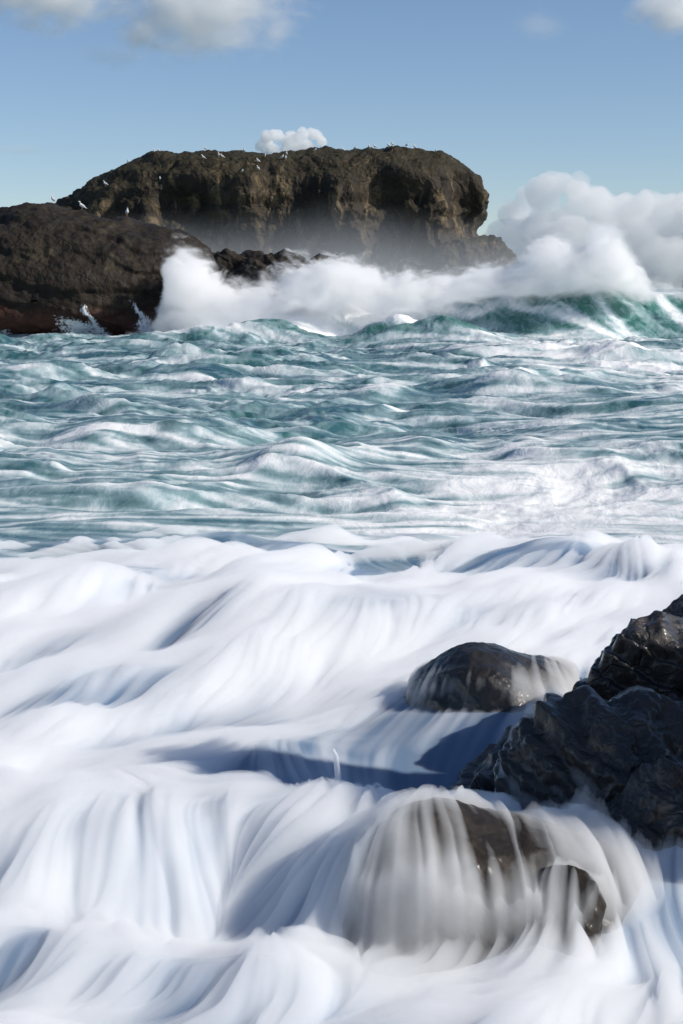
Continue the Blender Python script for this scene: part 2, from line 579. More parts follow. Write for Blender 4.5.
# --- rock tops under / through the water
rock_top = np.full(X.shape, -9.0)
film_top = np.full(X.shape, -9.0)
sh_top = np.full(X.shape, -9.0)
led_top = np.full(X.shape, -9.0)
rows = np.where((ys > 7.0) & (ys < 14.2))[0]
for k, (o, v, f) in enumerate(fg):
    lo, hi = v.min(0), v.max(0)
    bvh = BVHTree.FromPolygons([tuple(a) for a in v], [tuple(a) for a in f])
    tgt = film_top if k >= NO_FILM else rock_top
    for i in rows:
        if ys[i] < lo[1] or ys[i] > hi[1]: continue
        cols = np.where((X[i] > lo[0]) & (X[i] < hi[0]))[0]
        for j in cols:
            h = bvh.ray_cast(Vector((X[i, j], Y[i, j], 6.0)), Vector((0, 0, -1)))
            if h[0] is None: continue
            if h[0].z > tgt[i, j]: tgt[i, j] = h[0].z
            if k == len(fg) - 1: sh_top[i, j] = h[0].z
            if k in (1, 2): led_top[i, j] = max(led_top[i, j], h[0].z)


def blur(a, n):
    for _ in range(n):
        a = (a + np.roll(a, 1, 0) + np.roll(a, -1, 0)) / 3
        a = (a + np.roll(a, 1, 1) + np.roll(a, -1, 1)) / 3
    return a


base = z.copy()
ft = np.maximum(film_top, -1.2)
ftb = blur(ft, 9)
comb = smax(base, ftb + 0.03, 0.22)

# --- flow and streaks (foam dragged along the current)
gyr = np.gradient(comb, axis=0) / np.gradient(Y, axis=0)
gxr = np.gradient(comb, axis=1) / np.gradient(X, axis=1)
gx = gxr - gyr * 0
gy = gyr
nr = sstep(0, 1, nearm)
gm = np.sqrt(gx ** 2 + gy ** 2)
midf = sstep(10.3, 11.5, Y)
pool = np.clip(gw(430, 750, .80, .85, .2) * 1.1 + gw(330, 785, .5, .3) * .9 + gw(550, 700, .4, .5) * .7, 0, 1)  # blue zone with thinned froth, partly painted shade
fx = nr * (-0.55 + 0.15 * samp(TE, X / 8, Y / 8 + .7)) + (1 - nr) * 1.0
fy = nr * (-0.42 - 0.48 * midf) + (1 - nr) * 0.25 * samp(TE, X / 20, Y / 20)
k = nr * (4.0 - 2.8 * midf) + (1 - nr) * 0.8
vx = fx - k * gx
vy = fy - k * gy
onr = blur((ftb > base - 0.12).astype(float), 6) * (Y < 14)
vx = vx * (1 - 0.40 * onr)
vy = vy - onr * 0.5
vn = np.sqrt(vx ** 2 + vy ** 2) + 1e-6
vx /= vn
vy /= vn
vx = blur(vx, 2)
vy = blur(vy, 2)

yi = np.arange(NR)
ti = np.arange(NC)
X0 = X[:, 0]


def lookup(a, x, y):
    r = np.interp(y.ravel(), ys, yi)
    t = x / (y + 1.2)
    c = np.interp(t.ravel(), ts, ti)
    i = np.clip(r.astype(int), 0, NR - 2)
    j = np.clip(c.astype(int), 0, NC - 2)
    r = (r - i).astype(np.float32)
    c = (c - j).astype(np.float32)
    out = (a[i, j] * (1 - r) + a[i + 1, j] * r) * (1 - c) + (a[i, j + 1] * (1 - r) + a[i + 1, j + 1] * r) * c
    return out.reshape(x.shape)


lic1 = np.zeros_like(X)
lic2 = np.zeros_like(X)
rs = np.where(ys < 135)[0]
r1 = rs[-1] + 1
Xs, Ys = X[:r1], Y[:r1]
L = np.where(Ys < 30, 0.75 + 0.0 * Ys, 0.75 + (Ys - 30) * 0.03)   # half length of a streak, metres
L = L * (1 + 0.9 * sstep(12, 20, Ys) * (1 - sstep(20, 26, Ys)))
NST = 28
px_, py_ = Xs.copy(), Ys.copy()
scl1 = 3.2 * (1 + sstep(14, 30, Ys) * 2.2 + sstep(40, 100, Ys) * 2.0)


def nz(x, y):
    s = scl1
    a = 0.85 * samp(TD, x / 3.0, y / 3.0) + 0.5 * samp(TF, x / 1.4 + .3, y / 1.4)
    b = samp(TD, x / 9.0 + .37, y / 9.0 + .11)
    c = samp(TD, x / 26.0 + .17, y / 26.0 + .51)
    wa = 1 - sstep(13, 24, Ys)
    wc = sstep(30, 60, Ys)
    return wa * a + (1 - wa) * ((1 - wc) * b + wc * c), wa * samp(TD, x / 8.0 + .7, y / 8.0) + (1 - wa) * ((1 - wc) * samp(TD, x / 24. + .1, y / 24.) + wc * samp(TD, x / 70. + .1, y / 70.))


for sgn in (1, -1):
    px_, py_ = Xs.copy(), Ys.copy()
    for s in range(NST):
        if s or sgn > 0:
            a, b = nz(px_, py_)
            w = math.cos(s / NST * math.pi / 2)
            lic1[:r1] += a * w
            lic2[:r1] += b * w
        hx = lookup(vx, px_, py_)
        hy = lookup(vy, px_, py_)
        px_ = px_ + sgn * hx * L / NST
        py_ = py_ + sgn * hy * L / NST
for l in (lic1, lic2):
    loc = np.sqrt(blur(l[:r1] ** 2, 20)) + 1e-6
    l[:r1] = l[:r1] / loc
lic1 = np.clip(lic1, -2.5, 2.5)
lic2 = np.clip(lic2, -2.5, 2.5)
z += (1 - nr) * sstep(22, 26, Y) * (1 - sstep(110, 130, Y)) * (0.003 * lic1 + 0.009 * lic2)

# --- foam cover
cov = np.full_like(X, 0.0)
lowv = samp(TE, (X * .52 + Y * .86) / 11, (-X * .86 + Y * .52) / 3.6)
cov += nearm * (0.66 + 0.24 * lowv)
mid = (1 - nearm) * far


def pat(px, py, rx, ry, a):
    """foam field: centre and half size as seen on level water"""
    cx, cy = ground(px, py)
    y1 = ground(px, py - ry)[1] if py - ry > 295 else cy * 1.6
    y0 = ground(px, py + ry)[1]
    sx = rx / FPX * cy
    u = (X - cx) / sx
    v = np.where(Y > cy, (Y - cy) / (y1 - cy), (cy - Y) / (cy - y0))
    return a * np.exp(-(u ** 2 + v ** 2))


cov += mid * (0.22 + pat(620, 372, 150, 30, .58) + pat(560, 440, 150, 40, .30) + pat(640, 350, 120, 16, .35) + pat(570, 500, 200, 38, .85) + pat(520, 540, 260, 14, .4)
              + pat(40, 370, 90, 10, .28) + pat(60, 450, 140, 14, .42) + pat(270, 395, 80, 14, .25) + pat(200, 472, 170, 14, .30)
              + pat(100, 515, 160, 22, .28) + pat(400, 520, 160, 22, .38) + pat(300, 340, 130, 8, .2) + pat(100, 335, 110, 3, .7) - pat(330, 425, 130, 18, .12)
              - pat(60, 410, 110, 12, .10) - pat(330, 350, 120, 8, .12) - pat(150, 490, 120, 8, .1))
cov += mid * (0.5 * crests ** 1.5 * sstep(-0.6, 1.0, lic2))
# white water on the breaker
bx = sstep(xat(420, 110), xat(490, 110), X)
facem = sstep(.25, 0.8, hb) * bx * (Y < 114)
wht = np.clip(hb / 2.2, 0, 1) * (1 - bx)
cov += wht * 1.0
cov += 0.6 * sstep(99, 102, Y) * (1 - sstep(106, 110, Y)) * sstep(xat(150, 104), xat(230, 104), X) * far * (1 - bx)
cov = cov * (1 - facem) + facem * (0.10 + 0.7 * sstep(0.93, 0.995, pb) + 0.34 * sstep(-0.6, 1.8, 0.4 * lic2 + 0.8 * lic1))
# thin blue places in the surf: little foam, and shade painted in as blue
thin = (gw(430, 755, .75, .9, .2) * 0.95 + gw(530, 805, .45, .25, -.2) * 0.8 + gw(330, 790, .5, .25) * 0.5 + gw(300, 715, 0.8, .22, .5) * 0.5 + gw(95, 712, .45, .2, .5) * 0.5
        + gw(560, 690, .45, .5) * 0.6 + gw(660, 930, .34, .8, 0, -.3) * 0.85
        + gw(215, 925, .45, .3, 0, -.2) * 0.35 + gw(20, 880, .25, .4, 0, -.2) * 0.30 + gw(250, 870, .5, .35, 0, 0) * .25)
cov -= (thin * 0.55 + pool * 0.4) * nearm
foam = cov + (0.045 * nearm + 0.15 * (1 - nearm)) * lic1 + (0.075 * nearm + 0.20 * (1 - nearm)) * lic2
foam = np.clip(foam, 0, 1.2)

# --- depth of froth lying on the water and over the rocks
ft_s = blur(np.maximum(film_top, -0.6), 6)
ft_l = blur(ft, 5)
strk = np.clip(0.5 + 0.32 * lic1 + 0.18 * lic2, 0, 1)
cover = 1.0 - 1.15 * thin + 0.22 * lowv - 1.35 * sstep(16.5, 24.0, Y + 1.2 * samp(TE, X / 12, Y / 8))
T1 = -0.05 + 0.175 * (cover - 0.10) + (0.075 - 0.028 * sstep(10.0, 11.0, Y)) * (strk - 0.5) + 0.006 * lic2 * sstep(10, 13, Y) + 0.022 * np.clip(blur(lic2, 6), -1, 1) * (1 - sstep(9.3, 10.5, Y))
T1 = np.minimum(T1, 0.26)
T1 = T1 - 0.10 * pool
T1 = smax(T1, ((0.004 + 0.035 * strk) * (1 - 0.85 * pool) + 0.010 * pool) * (1 - sstep(17, 21, Y)) - 0.1 * sstep(17, 21, Y), 0.05)
crestbare = gw(460, 845, .50, .42, 0, 0.2) + 0.9 * gw(540, 890, .22, .35, 0, 0.0) + 0.7 * gw(575, 950, .14, .30, 0, -.1) + .4 * gw(400, 835, .4, .2, 0, .3)
shm = blur(((sh_top > -5) & (sh_top > film_top - 0.03)).astype(float), 4)
lowd = 1 - sstep(-0.25, 0.30, ft_s)
T2d = -0.02 + 0.115 * (1.02 + 1.0 * np.clip(0.16 * lic1 + 0.26 * lic2, -.5, .5) - 0.72 * crestbare * (1 - 0.6 * lowd) - 0.20 * shm + 0.45 * lowd)
hrel = np.clip((ft_s - 0.02) / 0.45, 0, 1)
side = sstep(0.6, 1.35, X)
T2m = -0.02 + 0.080 * (1.40 - 1.62 * hrel + 0.55 * side * (1 - 0.8 * hrel) + 0.45 * (strk - 0.5))
gfx_ = np.gradient(ft_l, axis=1) / np.gradient(X, axis=1)
gfy_ = np.gradient(ft_l, axis=0) / np.gradient(Y, axis=0)
steep = np.minimum(np.sqrt(1 + gfx_ ** 2 + gfy_ ** 2), 3.2)
steep = 1 + (steep - 1) * sstep(-0.5, 0.0, ft_s)
T2m = np.where(T2m > 0, T2m * (0.7 + 0.3 * np.minimum(steep, 2)), T2m)
T2d = np.where(T2d > 0, T2d * (0.5 + 0.5 * steep), T2d)
T2 = np.where(Y < 10.4, T2d, T2m)
top = smax(base + T1, ft_l + T2, 0.05)
wash = gw(530, 765, .30, .16, 0.35, 0.22) + 0.7 * gw(640, 735, .22, .10, 0.2, 0.42)
top = np.where(led_top > -5, np.maximum(top, blur(np.maximum(led_top, -1.2), 2) - 0.035 + 0.13 * wash * (0.45 + strk)), top)
r0_ = np.where(ys > 5.6)[0][0]
r9_ = np.where(ys > 25.5)[0][0]
top[ys > 24.5] = (base - 0.25)[ys > 24.5]
veil = np.ones_like(X)

aer = np.clip(hb / 3 * bx * 1.2 + (SW[0][1] > 0) * sstep(.5, 1.1, z) * (Y > 80) * (Y < 105) * 1.0 + 0.25 * sstep(0.2, 0.6, z) * mid, 0, 1)


def water_material():
    t = NT('sea_water')
    geo = t.n('ShaderNodeNewGeometry')
    pos = geo.outputs['Position']
    foam_a = t.attr('foam')
    aer_a = t.attr('aerated')
    near_a = t.attr('surf')
    n1 = t.noise(t.mapping(pos, (1, 0.5, 1)), 1.3, 5, 0.6, 1.5)
    n2 = t.noise(t.mapping(pos, (1, 0.3, 1)), 0.4, 5, 0.6, 1.0)
    det = t.math('ADD', t.math('MULTIPLY', t.math('SUBTRACT', n1, 0.5), 1.1), t.math('MULTIPLY', t.math('SUBTRACT', n2, 0.5), 0.8))
    det = t.math('MULTIPLY', det, t.mrange(near_a, 0, 1, 1.0, 0.0, False))
    fm = t.math('ADD', foam_a, det)
    w_mid = t.mrange(fm, -0.08, 1.05, smooth=False)
    w_near = t.mrange(fm, 0.10, 0.95, smooth=False)
    w = t.n('ShaderNodeMix', {0: near_a, 2: w_mid, 3: w_near}).outputs[0]
    deep = t.mixc(t.mrange(n2, 0.35, 0.65), (0.028, 0.095, 0.11, 1), (0.045, 0.14, 0.14, 1))
    deep = t.mixc(aer_a, deep, (0.045, 0.165, 0.135, 1))
    deep = t.mixc(near_a, deep, (0.09, 0.17, 0.29, 1))  # surf blue, deepened to carry painted shade where froth is thin
    thinf = t.mixc(near_a, (0.30, 0.42, 0.45, 1), (0.44, 0.51, 0.60, 1))
    c = t.mixc(t.mrange(w, 0.0, 0.5, smooth=False), deep, thinf)
    c = t.mixc(t.mrange(w, 0.4, 1.0, smooth=False), c, t.mixc(near_a, (0.86, 0.87, 0.87, 1), (0.70, 0.74, 0.78, 1)))
    rough = t.mrange(w, 0.0, 0.7, 0.16, 0.75, False)
    bh = t.math('ADD', t.math('MULTIPLY', t.noise(t.mapping(pos, (1, .6, 1)), 2.2, 5, .6, .5), 0.16), t.math('MULTIPLY', w, 0.05))
    bn = t.n('ShaderNodeBump', {'Height': bh, 'Distance': 1.0, 'Strength': t.mrange(near_a, 0, 1, 0.35, 0.0, False)})
    bs = t.n('ShaderNodeBsdfPrincipled', {'Base Color': c, 'Roughness': rough, 'IOR': 1.33, 'Normal': bn.outputs[0],
                                          'Specular IOR Level': t.mrange(w, 0, .7, 0.5, 0.15, False)})
    t.n('ShaderNodeOutputMaterial', {'Surface': bs.outputs[0]})
    return t.m


M_sea = water_material()
V = np.stack([X, Y, z], -1).reshape(-1, 3)
sea = mesh_obj('sea', V, grid_faces(NR, NC), M_sea,
               attrs={'foam': foam.ravel(), 'aerated': aer.ravel(), 'surf': nearm.ravel()})
tag(sea, 'teal sea with white foam and silky surf running to the horizon', 'sea', kind='structure')


def froth_material():
    t = NT('froth')
    v = t.n('ShaderNodeVolumeScatter', {'Color': (0.90, 0.922, 0.945, 1), 'Density': FROTH_D, 'Anisotropy': 0.0})
    t.n('ShaderNodeOutputMaterial', {'Volume': v.outputs[0]})
    t.m.cycles.homogeneous_volume = True
    return t.m


FROTH_D = 11.0
cin = np.where(np.abs(ts) < 0.45)[0]
c0, c1 = cin[0], cin[-1] + 1
Xt, Yt, Zt = X[r0_:r9_, c0:c1], Y[r0_:r9_, c0:c1], top[r0_:r9_, c0:c1]
nr_, nc_ = Xt.shape
Vt = np.stack([Xt, Yt, Zt], -1).reshape(-1, 3)
Ft = grid_faces(nr_, nc_)
# rim and floor close the body of froth
rim = np.concatenate([np.arange(nc_), np.arange(1, nr_) * nc_ + nc_ - 1, (nr_ - 1) * nc_ + np.arange(nc_ - 2, -1, -1), np.arange(nr_ - 2, 0, -1) * nc_])
Vb = Vt[rim].copy()
Vb[:, 2] = -1.3
nb = len(rim)
o0 = len(Vt)
Fs = np.stack([rim, o0 + np.arange(nb), o0 + (np.arange(nb) + 1) % nb, np.roll(rim, -1)], 1)
Vc = np.array([[0, 14, -1.3]])
Fc = np.stack([o0 + np.arange(nb), np.full(nb, o0 + nb), np.full(nb, o0 + nb), o0 + (np.arange(nb) + 1) % nb], 1)
import bmesh as _bm
me = bpy.data.meshes.new('froth')
Vall = np.vstack([Vt, Vb, Vc]).astype(np.float32)
Fq = np.vstack([Ft, Fs])
Ftri = Fc[:, [0, 1, 3]]
me.vertices.add(len(Vall))
me.vertices.foreach_set('co', Vall.ravel())
lp = np.concatenate([Fq.ravel(), Ftri.ravel()]).astype(np.int32)
me.loops.add(len(lp))
me.loops.foreach_set('vertex_index', lp)
me.polygons.add(len(Fq) + len(Ftri))
me.polygons.foreach_set('loop_start', np.concatenate([np.arange(len(Fq)) * 4, len(Fq) * 4 + np.arange(len(Ftri)) * 3]).astype(np.int32))
me.update(calc_edges=True)
me.validate()
froth = bpy.data.objects.new('froth', me)
COL.objects.link(froth)
me.materials.append(froth_material())
tag(froth, 'silky white froth streaming over the near water and boulders', 'foam', kind='stuff')


# ------------------------------------------------------------------ spray thrown up by the breaker
def lumpy_box(name, lo, hi, mat):
    x0, y0, z0 = lo
    x1, y1, z1 = hi
    v = [(x0, y0, z0), (x1, y0, z0), (x1, y1, z0), (x0, y1, z0), (x0, y0, z1), (x1, y0, z1), (x1, y1, z1), (x0, y1, z1)]
    f = [(0, 3, 2, 1), (4, 5, 6, 7), (0, 1, 5, 4), (1, 2, 6, 5), (2, 3, 7, 6), (3, 0, 4, 7)]
    return mesh_obj(name, v, f, mat, smooth=False)


SY = 107.0
prof = [(150, 342, .3), (166, 286, 1), (178, 262, 1), (192, 262, 1), (206, 276, 1), (222, 290, 1), (240, 297, 1), (262, 296, 1), (285, 288, 1), (310, 276, 1), (335, 270, 1),
        (358, 273, 1), (385, 282, 1), (410, 288, 1), (440, 290, 1), (465, 284, 1), (485, 277, 1), (503, 278, .9), (520, 268, .9), (540, 255, .8), (560, 254, .7),
        (577, 254, .9), (592, 240, 1), (606, 236, 1), (620, 243, 1), (634, 262, 1), (645, 286, .8), (662, 297, .6), (690, 303, .5), (740, 306, .4)]
x_lo, x_hi = at(130, 300, SY)[0], at(770, 300, SY)[0]
z_hi = at(300, 222, SY)[2]


def spray_material():
    t = NT('spray')
    pos = t.n('ShaderNodeNewGeometry').outputs['Position']
    wv = t.n('ShaderNodeTexNoise', {'Vector': pos, 'Scale': 0.3, 'Detail': 4}).outputs['Color']
    wv = t.n('ShaderNodeVectorMath', {0: wv, 1: (0.5, 0.5, 0.5)}, operation='SUBTRACT').outputs[0]
    wv = t.n('ShaderNodeVectorMath', {0: wv, 1: (4.6, 2.0, 3.4)}, operation='MULTIPLY').outputs[0]
    p = t.n('ShaderNodeVectorMath', {0: pos, 1: wv}, operation='ADD').outputs[0]
    s = t.n('ShaderNodeSeparateXYZ', {0: p})
    x, y, z = s.outputs
    u = t.mrange(x, x_lo, x_hi, 0, 1, False)
    ramp = t.n('ShaderNodeFloatCurve', {1: u})
    cv = ramp.mapping.curves[0]
    pts = [((at(px, py, SY)[0] - x_lo) / (x_hi - x_lo), max(0.0, at(px, py, SY)[2] / z_hi)) for px, py, _ in prof]
    pts = [(0, 0)] + pts + [(1, pts[-1][1])]
    while len(cv.points) < len(pts): cv.points.new(0.5, 0.5)
    for c, q in zip(cv.points, pts): c.location = q
    ramp.mapping.update()
    h = t.math('MULTIPLY', ramp.outputs[0], z_hi)
    up = t.math('DIVIDE', t.math('SUBTRACT', h, z), 1.6)
    up = t.math('ADD', up, 0.45)
    n = t.noise(t.mapping(p, (0.55, .8, 1.1), rot=(0, 0.7, 0)), 0.9, 6, 0.65)
    up = t.math('ADD', up, t.math('MULTIPLY', t.math('SUBTRACT', n, 0.5), 3.0))
    n3 = t.noise(t.mapping(p, (0.35, .8, 1.3), rot=(0, 0.9, 0)), 2.6, 4, 0.65)
    up = t.math('ADD', up, t.math('MULTIPLY', t.math('SUBTRACT', n3, 0.5), 1.5))
    up = t.mrange(up, 0.0, 0.9)
    yy = t.math('ABSOLUTE', t.math('SUBTRACT', y, SY + 0.4))
    yf = t.mrange(yy, 0.6, 3.6, 1.0, 0.0)
    # the green face stays clear to the right below the crest
    xr = t.mrange(x, at(235, 300, SY)[0], at(300, 300, SY)[0])
    x2 = t.mrange(x, at(430, 300, SY)[0], at(500, 300, SY)[0])
    zz = t.math('SUBTRACT', z, t.math('MULTIPLY', x2, 0.8))
    zz = t.math('ADD', zz, t.math('MULTIPLY', t.math('SUBTRACT', n, 0.5), 2.4))
    zl = t.mrange(zz, 1.6, 2.8, 0.0, 1.0)
    clr = t.math('SUBTRACT', 1.0, t.math('MULTIPLY', xr, t.math('SUBTRACT', 1.0, zl)))
    d = t.math('MULTIPLY', t.math('MULTIPLY', up, yf), clr)
    tex = t.math('MULTIPLY', t.mrange(n, 0.34, 0.62, 0.12, 1.0), t.mrange(n3, 0.3, 0.65, 0.35, 1.0))
    d = t.math('MULTIPLY', t.math('MULTIPLY', d, tex), 5.0)
    v = t.n('ShaderNodeVolumeScatter', {'Color': (0.995, 0.995, 0.995, 1), 'Density': d, 'Anisotropy': 0.0})
    t.n('ShaderNodeOutputMaterial', {'Volume': v.outputs[0]})
    t.m.cycles.volume_step_rate = 0.2
    return t.m


M_spray = spray_material()
spray = lumpy_box('spray', (x_lo, SY - 4.5, -0.3), (x_hi, SY + 5, z_hi + 1.5), M_spray)
tag(spray, 'white spray thrown up along the breaking wave in front of the island', 'spray', kind='stuff')


def mist_material():
    t = NT('mist')
    pos = t.n('ShaderNodeNewGeometry').outputs['Position']
    s = t.n('ShaderNodeSeparateXYZ', {0: pos})
    x, y, z = s.outputs
    n = t.noise(t.mapping(pos, (1, 1, .7)), 0.07, 3, 0.5)
    zf = t.mrange(t.math('SUBTRACT', z, t.math('MULTIPLY', n, 9.0)), -4.5, 6.0, 1.0, 0.0)
    a = t.mrange(x, -34, -20, 0, 1)
    b = t.mrange(x, 20, 33, 1, 0)
    c = t.mrange(y, 146, 156, 0, 1)
    e = t.mrange(y, 178, 187, 1, 0)
    d = t.math('MULTIPLY', t.math('MULTIPLY', zf, t.math('MULTIPLY', a, b)), t.math('MULTIPLY', c, e))
    d = t.math('MULTIPLY', d, 0.030)
    v = t.n('ShaderNodeVolumeScatter', {'Color': (0.97, 0.98, 1, 1), 'Density': d, 'Anisotropy': 0.0})
    t.n('ShaderNodeOutputMaterial', {'Volume': v.outputs[0]})
    return t.m


mist = lumpy_box('mist', (-36, 145, 0.2), (34, 188, 14), mist_material())
tag(mist, 'thin drifting spray mist at the foot of the island', 'mist', kind='stuff')

# ------------------------------------------------------------------ clouds
CY = 3000.0


def blob_mesh(name, balls, vox, mat, disp, dscale):
    """many round billows welded into one closed cloud body"""
    vs, fs, off = [], [], 0
    u, f = ico(3)
    for (c, r) in balls:
        vs.append(u * np.array(r) + np.array(c))
        fs.append(f + off)
        off += len(u)
    o = mesh_obj(name, np.vstack(vs), np.vstack(fs), mat)
    m = o.modifiers.new('weld', 'REMESH')
    m.mode = 'VOXEL'
    m.voxel_size = vox
    tx = bpy.data.textures.new(name, 'CLOUDS')
    tx.noise_scale = dscale
    tx.noise_depth = 4
    d = o.modifiers.new('billow', 'DISPLACE')
    d.texture = tx
    d.texture_coords = 'LOCAL'
    d.strength = disp
    d.mid_level = 0.5
    tx2 = bpy.data.textures.new(name, 'CLOUDS')
    tx2.noise_scale = dscale * 2.4
    tx2.noise_depth = 2
    d2 = o.modifiers.new('heap', 'DISPLACE')
    d2.texture = tx2
    d2.texture_coords = 'LOCAL'
    d2.strength = disp * 1.2
    d2.mid_level = 0.5
    m2 = o.modifiers.new('seal', 'REMESH')
    m2.mode = 'VOXEL'
    m2.voxel_size = vox
    return o


def cloud_vol(name, dens, g=0.0):
    t = NT(name)
    v = t.n('ShaderNodeVolumeScatter', {'Color': (1, 1, 1, 1), 'Density': dens, 'Anisotropy': g})
    t.n('ShaderNodeOutputMaterial', {'Volume': v.outputs[0]})
    t.m.cycles.homogeneous_volume = True
    return t.m


S = CY / FPX
M_cum = cloud_vol('cumulus', 0.023)
rb = np.random.default_rng(5)
balls = []
cum_px = [(505, 225, 20), (520, 205, 18), (538, 195, 20), (556, 183, 16), (572, 188, 16), (590, 197, 20), (610, 208, 18), (628, 206, 18), (645, 200, 16),
          (660, 204, 18), (680, 206, 20), (705, 200, 24), (735, 195, 26), (770, 205, 30), (535, 225, 28), (570, 220, 30), (605, 232, 26), (640, 228, 28), (680, 232, 30), (720, 230, 34), (760, 235, 34),
          (495, 250, 26), (530, 255, 30), (570, 256, 34), (610, 260, 30), (650, 258, 34), (690, 260, 34), (735, 262, 36), (780, 262, 34), (460, 262, 26)]
for (px, py, r) in cum_px:
    for q in range(3):
        a = rb.normal(size=2) * r * 0.35
        c = at(px + a[0], py + abs(a[1]) * 0.6, CY)
        c[1] += rb.uniform(-80, 80)
        rr = r * S * rb.uniform(0.5, 0.85)
        balls.append((c, (rr, rr * 1.4, rr)))
cb = blob_mesh('cumulus_cloud', balls, 5.0, M_cum, 26, 22)
tag(cb, 'heaped white cumulus bank low over the sea right of the island', 'cloud')
balls = []
for (px, py, r) in [(266, 140, 9), (276, 135, 9), (288, 138, 10), (300, 136, 9), (312, 133, 9), (320, 140, 7), (290, 148, 14), (270, 148, 10), (310, 148, 12), (262, 148, 8)]:
    for q in range(3):
        a = rb.normal(size=2) * r * 0.3
        c = at(px + a[0], py + a[1], CY)
        c[1] += rb.uniform(-25, 25)
        rr = r * S * rb.uniform(0.5, 0.8)
        balls.append((c, (rr, rr * 1.3, rr)))
cs = blob_mesh('cumulus_cloud', balls, 2.5, cloud_vol('cumulus_puff', 0.075), 9, 10)
tag(cs, 'small bright cumulus puff peeking over the flat top of the island', 'cloud')


def sheet_cloud(px, py, rx, ry, dens, label, seed):
    t = NT('thin_cloud')
    tc = t.n('ShaderNodeTexCoord').outputs['Object']
    sc = t.mapping(tc, (1, 1, 1), loc=(seed * 3.3, seed, 0))
    r = t.n('ShaderNodeVectorMath', {0: tc}, operation='LENGTH').outputs['Value']
    fall = t.mrange(r, 0.0, 1.0, 1.0, 0.0, False)
    n = t.noise(t.mapping(sc, (rx / 60., 1.5, ry / 60. * 1.6)), 1.7, 6, 0.55, 0.3)
    d = t.math('ADD', t.math('MULTIPLY', t.math('SUBTRACT', n, 0.5), 1.5), t.math('SUBTRACT', fall, 0.30))
    d = t.mrange(d, 0.0, 0.7)
    d = t.math('MULTIPLY', d, dens)
    v = t.n('ShaderNodeVolumeScatter', {'Color': (1, 1, 1, 1), 'Density': d, 'Anisotropy': 0.0})
    t.n('ShaderNodeOutputMaterial', {'Volume': v.outputs[0]})
    t.m.cycles.volume_step_rate = 1.5
    u, f = ico(4)
    o = mesh_obj('thin_cloud', u, f, t.m)
    o.location = at(px, py, CY)
    o.scale = (rx * S, 90, ry * S)
    tag(o, label, 'cloud')
    return o


sheet_cloud(45, -4, 120, 50, 0.045, 'soft white cloud at the upper left corner of the sky', 1)
sheet_cloud(200, 8, 140, 78, 0.05, 'largest soft white cloud with a flat base high above the island', 2)
sheet_cloud(108, 55, 56, 20, 0.005, 'faint wisp of cloud under the gap between the two upper left clouds', 3)
sheet_cloud(540, 24, 46, 26, 0.004, 'faint wisp of cloud alone in the upper right blue', 4)
sheet_cloud(675, 12, 70, 36, 0.040, 'white cloud cut by the upper right corner of the sky', 5)
sheet_cloud(15, 150, 50, 8, 0.006, 'thin level streak of cloud left of the island', 6)


# ------------------------------------------------------------------ gulls
def flat_mat(name, c, rough=0.6):
    t = NT(name)
    pos = t.n('ShaderNodeNewGeometry').outputs['Position']
    n = t.noise(pos, 14, 3)
    col = t.mixc(t.mrange(n, .3, .7), c, tuple(q * 0.85 for q in c[:3]) + (1,))
    b = t.n('ShaderNodeBsdfPrincipled', {'Base Color': col, 'Roughness': rough})
    t.n('ShaderNodeOutputMaterial', {'Surface': b.outputs[0]})
    return t.m


M_white = flat_mat('white_feathers', (0.88, 0.88, 0.87, 1))
M_grey = flat_mat('grey_feathers', (0.55, 0.57, 0.60, 1))
M_leg = flat_mat('bird_leg', (0.5, 0.3, 0.15, 1))


def loft(rings, seg=10):
    """rings: (centre xyz, radius across, radius up)"""
    V, F = [], []
    for (c, ra, rb_) in rings:
        for k in range(seg):
            a = 2 * math.pi * k / seg
            V.append((c[0], c[1] + ra * math.cos(a), c[2] + rb_ * math.sin(a)))
    for i in range(len(rings) - 1):
        for k in range(seg):
            F.append((i * seg + k, i * seg + (k + 1) % seg, (i + 1) * seg + (k + 1) % seg, (i + 1) * seg + k))
    return V, F


def upright(V, a=0.3):
    out = []
    for (x, y, z) in V:
        dx, dz = x + .02, z - .22
        out.append((dx * math.cos(a) - dz * math.sin(a) - .0, y, .24 + dx * math.sin(a) + dz * math.cos(a)))
    return out


def make_gull():
    root = bpy.data.objects.new('gull', None)
    COL.objects.link(root)
    # body, neck and head facing +x, feet at z = 0
    V, F = loft([((-.30, 0, .20), .005, .004), ((-.22, 0, .20), .035, .012), ((-.12, 0, .215), .065, .05), ((0, 0, .24), .085, .085),
                 ((.10, 0, .265), .075, .085), ((.15, 0, .31), .05, .055), ((.165, 0, .36), .042, .045), ((.185, 0, .385), .04, .04),
                 ((.215, 0, .39), .025, .025), ((.235, 0, .388), .010, .012), ((.275, 0, .382), .007, .009), ((.29, 0, .374), .001, .002)])
    mesh_obj('body', upright(V), F, M_white, root)
    for s in (1, -1):
        V, F = loft([((.10, s * .075, .27), .004, .02), ((.03, s * .088, .265), .014, .055), ((-.08, s * .075, .25), .014, .05),
                     ((-.20, s * .045, .225), .010, .028), ((-.34, s * .015, .205), .003, .006)])
        mesh_obj('wing', upright(V), F, M_grey, root)
    for s in (1, -1):
        V, F = loft([((.0 - .006, s * .03, -.25), .006, .006), ((.006, s * .03, -.25), .006, .006)], 6)
        V = [(.01 + .006 * math.cos(k * math.pi / 3), s * .03 + .006 * math.sin(k * math.pi / 3), zz) for zz in (-.03, .17) for k in range(6)]
        F = [(k, (k + 1) % 6, 6 + (k + 1) % 6, 6 + k) for k in range(6)]
        mesh_obj('leg', V, F, M_leg, root)
    return root


